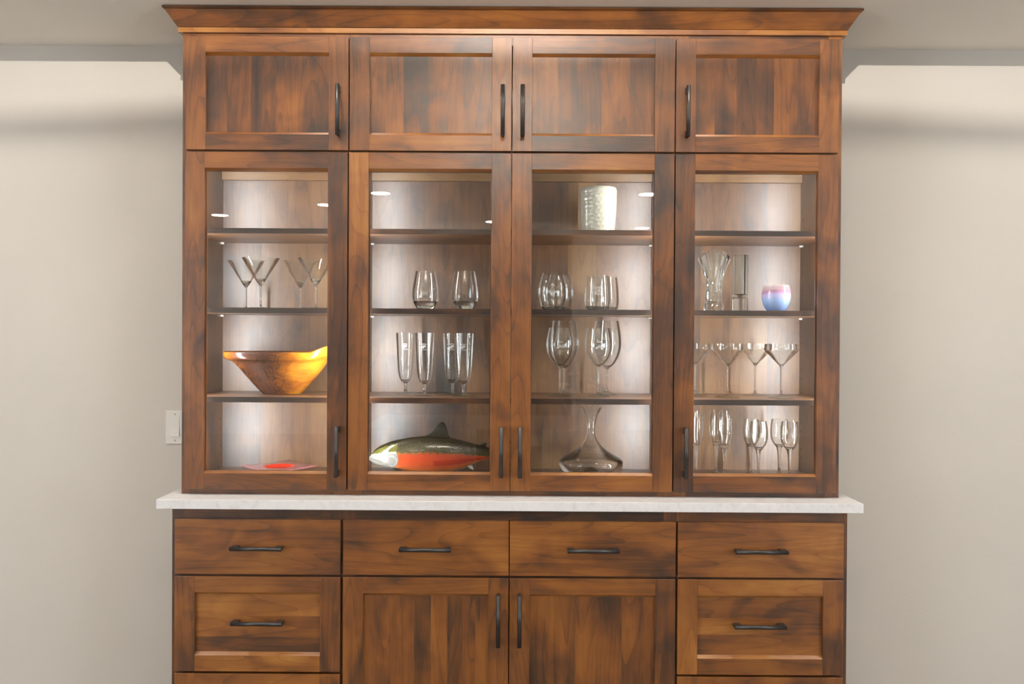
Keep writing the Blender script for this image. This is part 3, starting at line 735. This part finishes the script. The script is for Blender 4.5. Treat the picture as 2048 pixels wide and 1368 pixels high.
# ------------------------------------------------------------------ live-edge wooden bowl
def bowl():
    m, nt, out = newmat('spalted_oiled_maple'); L = nt.links
    tc = N(nt, 'ShaderNodeTexCoord')
    mp = N(nt, 'ShaderNodeMapping'); mp.inputs['Rotation'].default_value = (0, .75, 0); mp.inputs['Scale'].default_value = (4, 4, 9); L.new(tc.outputs['Object'], mp.inputs[0])
    n1 = N(nt, 'ShaderNodeTexNoise'); n1.inputs['Scale'].default_value = 1.6; n1.inputs['Detail'].default_value = 3; n1.inputs['Distortion'].default_value = 1.2; L.new(mp.outputs[0], n1.inputs['Vector'])
    n2 = N(nt, 'ShaderNodeTexNoise'); n2.inputs['Scale'].default_value = 12; n2.inputs['Detail'].default_value = 3; n2.inputs['Distortion'].default_value = .8; L.new(mp.outputs[0], n2.inputs['Vector'])
    sx = N(nt, 'ShaderNodeSeparateXYZ'); L.new(tc.outputs['Object'], sx.inputs[0])
    n3 = N(nt, 'ShaderNodeTexNoise'); n3.inputs['Scale'].default_value = 9; n3.inputs['Detail'].default_value = 2; n3.inputs['Distortion'].default_value = 1.5; L.new(tc.outputs['Object'], n3.inputs['Vector'])
    line = math_(nt, 'ABSOLUTE', math_(nt, 'SUBTRACT', math_(nt, 'FRACT', math_(nt, 'MULTIPLY', n3.outputs['Fac'], 6.5)), .5))
    line = math_(nt, 'SUBTRACT', 1.0, math_(nt, 'MULTIPLY', line, 6.0), clamp=True)
    line2 = math_(nt, 'SUBTRACT', 1.0, math_(nt, 'MULTIPLY', math_(nt, 'ABSOLUTE', math_(nt, 'SUBTRACT', n3.outputs['Fac'], .44)), 45.0), clamp=True)
    side = math_(nt, 'SUBTRACT', 1.0, math_(nt, 'MULTIPLY', math_(nt, 'ABSOLUTE', math_(nt, 'ADD', sx.outputs[0], .055)), 9.0), clamp=True)
    lines = math_(nt, 'MULTIPLY', math_(nt, 'MAXIMUM', line, line2), math_(nt, 'MULTIPLY', side, 2.2, clamp=True), clamp=True)
    heart = math_(nt, 'MULTIPLY', side, .46)
    v = math_(nt, 'SUBTRACT', math_(nt, 'ADD', math_(nt, 'MULTIPLY', n1.outputs['Fac'], .7), math_(nt, 'ADD', math_(nt, 'MULTIPLY', n2.outputs['Fac'], .28), math_(nt, 'MULTIPLY', sx.outputs[0], .9))), heart)
    c = ramp(nt, v, [(.1, (.10, .035, .016)), (.30, (.22, .070, .014)), (.50, (.42, .130, .010)), (.70, (.62, .27, .018))])
    mx = N(nt, 'ShaderNodeMixRGB'); L.new(lines, mx.inputs[0]); L.new(c, mx.inputs[1]); mx.inputs[2].default_value = (.05, .022, .015, 1)
    p = N(nt, 'ShaderNodeBsdfPrincipled'); L.new(mx.outputs[0], p.inputs['Base Color']); p.inputs['Roughness'].default_value = .22
    L.new(p.outputs[0], out.inputs[0])
    o = spline([(.0, 0), (.30, 0), (.42, .020), (.60, .052), (.80, .108), (.965, .120), (1.0, .146)], 7)
    n = 96; rx, ry = .204, .128
    def ring(s, z, inner=0):
        pts = []
        for i in range(n):
            a = 2*PI*i/n; ca = math.cos(a)
            up = max(0, ca*s-.60)*.085*(max(0, z-.05)/.096)
            pts.append(((rx*s-inner)*ca if s > .1 else rx*s*ca, (ry*s-inner)*math.sin(a) if s > .1 else ry*s*math.sin(a), z+up))
        return pts
    rows = [ring(s, z) for s, z in spline([(.02, 0), (.29, 0.0), (.36, .008), (.545, .049), (.70, .085), (.83, .112), (.965, .124), (1.0, .146)], 6)]
    rows += [ring(s, z, .006) for s, z in spline([(1.0, .148), (.94, .13), (.70, .100), (.45, .05), (.2, .02), (.03, .018)], 6)]
    b = MB().grid(rows); k0 = len(b.v); b.f.append(tuple(range(n))); b.f.append(tuple(range(k0-n, k0)))
    t = thing('wooden_bowl', 'glossy orange spalted-wood bowl with a raised corner on the left cabinet shelf', 'bowl', (-.798, -.165, 1.2305))
    b.build('body', m, t, 0, True)
bowl()

# ------------------------------------------------------------------ red fused-glass dish
def dish_red():
    m, nt, out = newmat('pink_fused_glass'); L = nt.links
    t = thing('glass_dish', 'square pink-red glass dish turned cornerwise on the left cabinet floor', 'dish', (-.805, -.166, .9518))
    b = MB(); n = 28; s = .0925; th = .004
    def zz(u, v):
        r = math.hypot(u, v)
        d = max(abs(u), abs(v))
        z = .026 + .004*(abs(u)*abs(v))
        if r < .56: z -= .011*(1-(r/.56)**4)
        return z
    for off in (0, -th):
        for i in range(n+1):
            for j in range(n+1):
                u, v = -1+2*i/n, -1+2*j/n
                x, y = s*u, s*v; ca = math.cos(PI/4)
                b.v.append(((x-y)*ca, (x+y)*ca, zz(u, v)+off))
    W_ = n+1
    for i in range(n):
        for j in range(n):
            a = i*W_+j; b.f.append((a, a+1, a+W_+1, a+W_)); a += W_*W_; b.f.append((a, a+W_, a+W_+1, a+1))
    e = [i*W_ for i in range(W_)] + [n*W_+j for j in range(1, W_)] + [i*W_+n for i in range(n-1, -1, -1)] + [j for j in range(n-1, 0, -1)]
    for q in range(len(e)):
        a, c = e[q], e[(q+1) % len(e)]; b.f.append((a, c, c+W_*W_, a+W_*W_))
    tc = N(nt, 'ShaderNodeTexCoord'); ln = N(nt, 'ShaderNodeVectorMath', operation='LENGTH')
    sp = N(nt, 'ShaderNodeSeparateXYZ'); L.new(tc.outputs['Object'], sp.inputs[0]); cb = N(nt, 'ShaderNodeCombineXYZ'); L.new(sp.outputs[0], cb.inputs[0]); L.new(sp.outputs[1], cb.inputs[1]); L.new(cb.outputs[0], ln.inputs[0])
    f = math_(nt, 'DIVIDE', ln.outputs['Value'], .12)
    c = ramp(nt, f, [(.40, (.75, .035, .012)), (.46, (.80, .05, .02)), (.49, (.42, .16, .15)), (1, (.38, .13, .14))])
    al = ramp(nt, f, [(.25, (.45, .45, .45)), (.34, (.97, .97, .97)), (.46, (.97, .97, .97)), (.50, (.62, .62, .62))])
    p = N(nt, 'ShaderNodeBsdfPrincipled'); L.new(c, p.inputs['Base Color']); L.new(al, p.inputs['Alpha']); p.inputs['Roughness'].default_value = .08
    L.new(p.outputs[0], out.inputs[0])
    b.build('plate', m, t, 0, True)
    for a in range(4):
        x, y = .045*math.cos(a*PI/2+PI/4), .045*math.sin(a*PI/2+PI/4)
        o = link('foot', lathe_mesh('foot', [(0, 0), (.006, .0), (.009, .006), (.007, .0125), (0, .0155)], 16), GREENG, t); o.location = (x, y, 0)
dish_red()

# ------------------------------------------------------------------ carved salmon on a wire stand
def salmon():
    Y0 = -.200; Z0 = .9518
    t = thing('salmon_figure', 'painted carved salmon with green back and red-orange sides on a black wire stand', 'fish figure', (-.28, Y0, Z0))
    top = [(-.4885, 1.0130), (-.4800, 1.0250), (-.4657, 1.0433), (-.4461, 1.0565), (-.4133, 1.0710), (-.3870, 1.0777), (-.3476, 1.0856), (-.3038, 1.0903), (-.2819, 1.0915), (-.2096, 1.0865), (-.1724, 1.0780), (-.1285, 1.0662), (-.0956, 1.0587), (-.0671, 1.0501), (-.04, 1.046), (-.02, 1.046)]
    bot = [(-.4885, 1.0105), (-.4765, .9971), (-.4567, .9885), (-.4348, .9821), (-.4000, .9745), (-.3500, .9655), (-.3000, .9605), (-.2500, .9610), (-.2046, .9671), (-.1718, .9749), (-.1325, .9927), (-.1063, 1.0038), (-.0669, 1.0151), (-.04, 1.018), (-.02, 1.016)]
    def ip(tb, x):
        for (a, b), (c, d) in zip(tb, tb[1:]):
            if x <= c:
                q = (x-a)/(c-a); q = max(0, q); return b+(d-b)*q
        return tb[-1][1]
    def sm(tb, x): return (ip(tb, x-.006)+ip(tb, x)*2+ip(tb, x+.006))/4
    nx, na = 190, 96; rows = []; cols = []
    def colour(x, z):
        zl = ip([(-.49, 1.026), (-.45, 1.028), (-.3868, 1.035), (-.2817, 1.040), (-.1721, 1.0352), (-.0669, 1.0205), (-.02, 1.02)], x) + .0012*math.sin(x*260)
        top_ = sm(top, x); bt = sm(bot, x)
        # head: everything in front of a gill arc
        gx = -.3815 - ((z-1.014)**2)*14 if z > .985 else -.3935-(.985-z)*1.6
        zhead = 1.0215 + (x+.4885)*.16
        if x < gx and z < zhead+.004:
            c = (.24, .24, .215)
            if z > zhead-.003: c = (.50, .50, .30)
            d = math.hypot((x+.4050)/1.0, (z-1.0065)/1.0)
            if abs(d-.0175) < .0012 and x > -.415: c = (.50, .52, .47)
            if abs(math.hypot(x+.4265, (z-1.014)*1.6)-.006) < .004: c = (.38, .38, .32)
            ml = 1.0145 - (x+.4885)*.23 - max(0, x+.455)*.10
            if x < -.4365 and abs(z-ml) < .0010: c = (.05, .045, .04)
            if z > 1.0165+(x+.4885)*.35 and x < -.47: c = (.27, .27, .25)
            return c
        if x < -.35 and z < .9855 + max(0, -.385-x)*.02 and x > gx-.05 and x < -.33:
            q = .985-(x+.40)*.35
            if z < q and x < -.345: return (.10, .085, .035) if z > q-.012 else (.62, .60, .50)
        if z > zl:
            q = (z-zl)/(top_-zl+1e-6)
            sp_ = math.sin(x*900)*math.sin(z*1100+x*300)
            base = [a+(b-a)*q for a, b in zip((.085, .070, .028), (.020, .018, .010))]
            if x < -.385 and q < .75: base = [.11+.04*sp_, .105+.04*sp_, .022]
            if sp_ > .82 and q > .1: base = [.015, .015, .01]
            return base
        q = (zl-z)/(zl-bt+1e-6)
        a, b_, c_ = (.50, .055, .022), (.66, .095, .022), (.80, .26, .05)
        base = [u+(v-u)*min(1, q*1.6) for u, v in zip(a, b_)] if q < .62 else [u+(v-u)*min(1, (q-.62)/.34) for u, v in zip(b_, c_)]
        if x > -.26 and .35 < q < .6: base = [.50, .035, .015]
        if q > .93 and x > -.21: base = [.75, .70, .62]
        if q < .07: base = [.30, .10, .03]
        return base
    for i in range(nx+1):
        u = i/nx; x = -.4885 + .4685*(u**1.25 if u < .3 else u**1.25)
        zt, zb = sm(top, x), sm(bot, x); zc = (zt+zb)/2; h = (zt-zb)/2
        if i == 0: h *= .2
        wd = h*.62
        ring = []; rc = []
        for j in range(na):
            a = 2*PI*j/na
            ring.append((x+.28, -wd*math.cos(a), zc+h*math.sin(a)-Z0)); rc.append(colour(x, zc+h*math.sin(a)))
        rows.append(ring); cols += rc
    b = MB().grid(rows); k0 = len(b.v); b.f.append(tuple(range(na))); b.f.append(tuple(range(k0-na, k0)))
    me = bpy.data.meshes.new('body'); me.from_pydata(b.v, [], b.f)
    for p in me.polygons: p.use_smooth = True
    ca = me.color_attributes.new('paint', 'FLOAT_COLOR', 'POINT')
    for i, c in enumerate(cols): ca.data[i].color = (*[max(0, v)*.78 for v in c], 1)
    bm = bmesh.new(); bm.from_mesh(me); bmesh.ops.recalc_face_normals(bm, faces=bm.faces); bm.to_mesh(me); bm.free()
    m, nt, out = newmat('painted_lacquered_fish'); at = N(nt, 'ShaderNodeVertexColor', layer_name='paint')
    p = N(nt, 'ShaderNodeBsdfPrincipled'); nt.links.new(at.outputs[0], p.inputs['Base Color']); p.inputs['Roughness'].default_value = .13; p.inputs['Coat Weight'].default_value = .6; p.inputs['Coat Roughness'].default_value = .04
    tc = N(nt, 'ShaderNodeTexCoord'); vo = N(nt, 'ShaderNodeTexNoise'); vo.inputs['Scale'].default_value = 260; nt.links.new(tc.outputs['Object'], vo.inputs['Vector'])
    bp = N(nt, 'ShaderNodeBump'); bp.inputs['Strength'].default_value = .25; bp.inputs['Distance'].default_value = .001; nt.links.new(vo.outputs['Fac'], bp.inputs['Height']); nt.links.new(bp.outputs[0], p.inputs['Normal'])
    nt.links.new(p.outputs[0], out.inputs[0])
    link('body', me, m, t)
    dark = simple('dark_olive_fin', (.018, .016, .009), .3, 0, .3)
    def fin(name, outline, y, th, mat, lab=None):
        bb = MB(); n_ = len(outline)
        cx_ = sum(p[0] for p in outline)/n_; cz_ = sum(p[1] for p in outline)/n_
        P = [(x+.28, z-Z0) for x, z in outline]
        bb.v += [(x, y-th/2, z) for x, z in P] + [(x, y+th/2, z) for x, z in P]
        bb.v += [(cx_+.28, y-th, cz_-Z0), (cx_+.28, y+th, cz_-Z0)]
        for i in range(n_):
            j = (i+1) % n_; bb.f += [(i, j, n_+j, n_+i), (i, 2*n_, j), (n_+i, n_+j, 2*n_+1)]
        return bb.build(name, mat, t)
    fin('dorsal_fin', [(-.3000, 1.0850), (-.2907, 1.0925), (-.2760, 1.0990), (-.2623, 1.1113), (-.2540, 1.1230), (-.2471, 1.1323), (-.2400, 1.1385), (-.2318, 1.1415), (-.2265, 1.1375), (-.2230, 1.1324), (-.2185, 1.1200), (-.2150, 1.1070), (-.2120, 1.0960), (-.2050, 1.0850)], 0, .006, dark)
    fin('adipose_fin', [(-.112, 1.058), (-.100, 1.0655), (-.090, 1.0695), (-.080, 1.0670), (-.082, 1.0600), (-.090, 1.052)], 0, .004, dark)
    fin('tail_fin', [(-.045, 1.020), (-.045, 1.046), (-.022, 1.058), (.004, 1.080), (-.004, 1.050), (-.006, 1.032), (-.004, 1.014), (.004, .985), (-.022, 1.006)], 0, .005, dark)
    fin('pectoral_fin', [(-.395, .985), (-.378, .984), (-.355, .972), (-.330, .9600), (-.345, .9590), (-.370, .966), (-.388, .975)], -.0355, .003, dark)
    fin('pelvic_fin', [(-.205, .974), (-.190, .972), (-.176, .960), (-.190, .956), (-.205, .963)], -.020, .003, simple('pale_fin', (.6, .52, .42), .2))
    fin('anal_fin', [(-.150, .990), (-.130, .990), (-.125, .976), (-.137, .979)], -.006, .003, simple('pale_fin2', (.55, .50, .46), .2))
    e = link('eye', lathe_mesh('eye', [(0, -.0008), (.0022, -.0006), (.0040, 0), (.0040, .001), (0, .001)], 20), simple('eye_yellow', (.45, .40, .14), .1), t)
    e.location = (-.4525+.28, -.0160, 1.0203-Z0); e.rotation_euler = (PI/2-0.15, 0, -.35)
    pu = link('pupil', lathe_mesh('pupil', [(0, -.0018), (.0014, -.0015), (.0018, -.0004), (0, -.0004)], 16), simple('pupil_black', (.01, .01, .01), .05), e)
    st_ = MB()
    pts = [(-.385, -.045, .0025), (-.385, -.045, .010), (-.225, -.047, .0165), (-.222, -.045, .0025)]
    P = [(x+.28, y, z) for x, y, z in pts]
    st_.path(P, .0016)
    st_.path([(-.385+.28, -.045, .0018), (-.385+.28, .045, .0018), (-.222+.28, .045, .0018), (-.222+.28, -.045, .0018), (-.385+.28, -.045, .0018)], .0016)
    for x in (-.36, -.25): st_.path([(x+.28, -.045, .0018), (x+.28, -.03, .016)], .0016)
    st_.build('wire_stand', simple('black_wire', (.01, .01, .01), .4, .6), t)
salmon()

# ------------------------------------------------------------------ dining corner behind the camera (it shows only as reflections in the panes)
LINEN = simple('pale_linen', (.55, .50, .43), .8); TW = wood('table_wood', 'x', 1.0, .3)
def chair(x, y, label):
    t = thing('dining_chair', label, 'chair', (x, y, 0), 'dining chairs')
    MB().box(-.23, .23, -.235, .22, .40, .47).build('seat', LINEN, t, .012)
    MB().prism_x([(.17, .47), (.235, .47), (.26, .865), (.215, .865)], -.23, .23).build('backrest', LINEN, t, .008)
    for sx in (-1, 1):
        for sy in (-1, 1): MB().box(sx*.205-.018, sx*.205+.018, sy*.20-.018, sy*.20+.018, 0, .40).build('leg', METAL, t)
chair(-.45, -3.05, 'pale upholstered dining chair reflected behind the salmon'); chair(.42, -3.05, 'pale upholstered dining chair reflected behind the decanter')
t = thing('dining_table', 'dark wooden dining table reflected in the middle glass doors', 'table', (0, -4.3, 0))
wseed(MB().box(-1.1, 1.1, -.55, .55, .72, .76).build('tabletop', TW, t, .004), -.1)
for sx in (-1, 1):
    for sy in (-1, 1): MB().box(sx*1.0-.04, sx*1.0+.04, sy*.47-.04, sy*.47+.04, 0, .72).build('leg', METAL, t)
t = thing('flower_vase', 'glass vase of pale flowers reflected above the decanter', 'vase', (.52, -4.05, .76))
link('vase_body', lathe_mesh('vase_body', [(0, 0), (.05, 0), (.055, .15), (.053, .15), (.048, .01), (0, .01)], 24), simple('vase_white', (.6, .58, .55), .3), t)
fs_ = MB(); pt = MB()
for i in range(9):
    a = i*2.4; r = .05+.02*i; hx, hy, hz = r*math.cos(a), r*math.sin(a), .27+.05*math.sin(i*1.7)+(.06 if i < 4 else 0)
    fs_.tube((0, 0, .02), (hx, hy, hz), .0025, n=6)
    for k_ in range(7):
        b_ = k_*.9; pt.tube((hx, hy, hz-.01), (hx+.04*math.cos(b_), hy+.04*math.sin(b_), hz+.02), .004, .016, n=7)
fs_.build('flower_stems', simple('stem_green', (.12, .16, .05), .6), t); pt.build('petals', simple('petal_cream', (.8, .68, .5), .6), t)
rg = MB().box(-1.9, 1.9, -8.6, -5.6, .0005, .02).build('rug', None); m, nt, out = newmat('brown_shag'); tc = N(nt, 'ShaderNodeTexCoord'); n = N(nt, 'ShaderNodeTexNoise'); n.inputs['Scale'].default_value = 45
nt.links.new(tc.outputs['Object'], n.inputs['Vector']); c = ramp(nt, n.outputs['Fac'], [(.4, (.05, .03, .018)), (.6, (.26, .17, .10))]); p = N(nt, 'ShaderNodeBsdfPrincipled'); nt.links.new(c, p.inputs['Base Color']); p.inputs['Roughness'].default_value = .95; nt.links.new(p.outputs[0], out.inputs[0])
rg.data.materials.append(m); tag(rg, 'dark brown shaggy rug reflected low in the middle glass doors', 'rug')
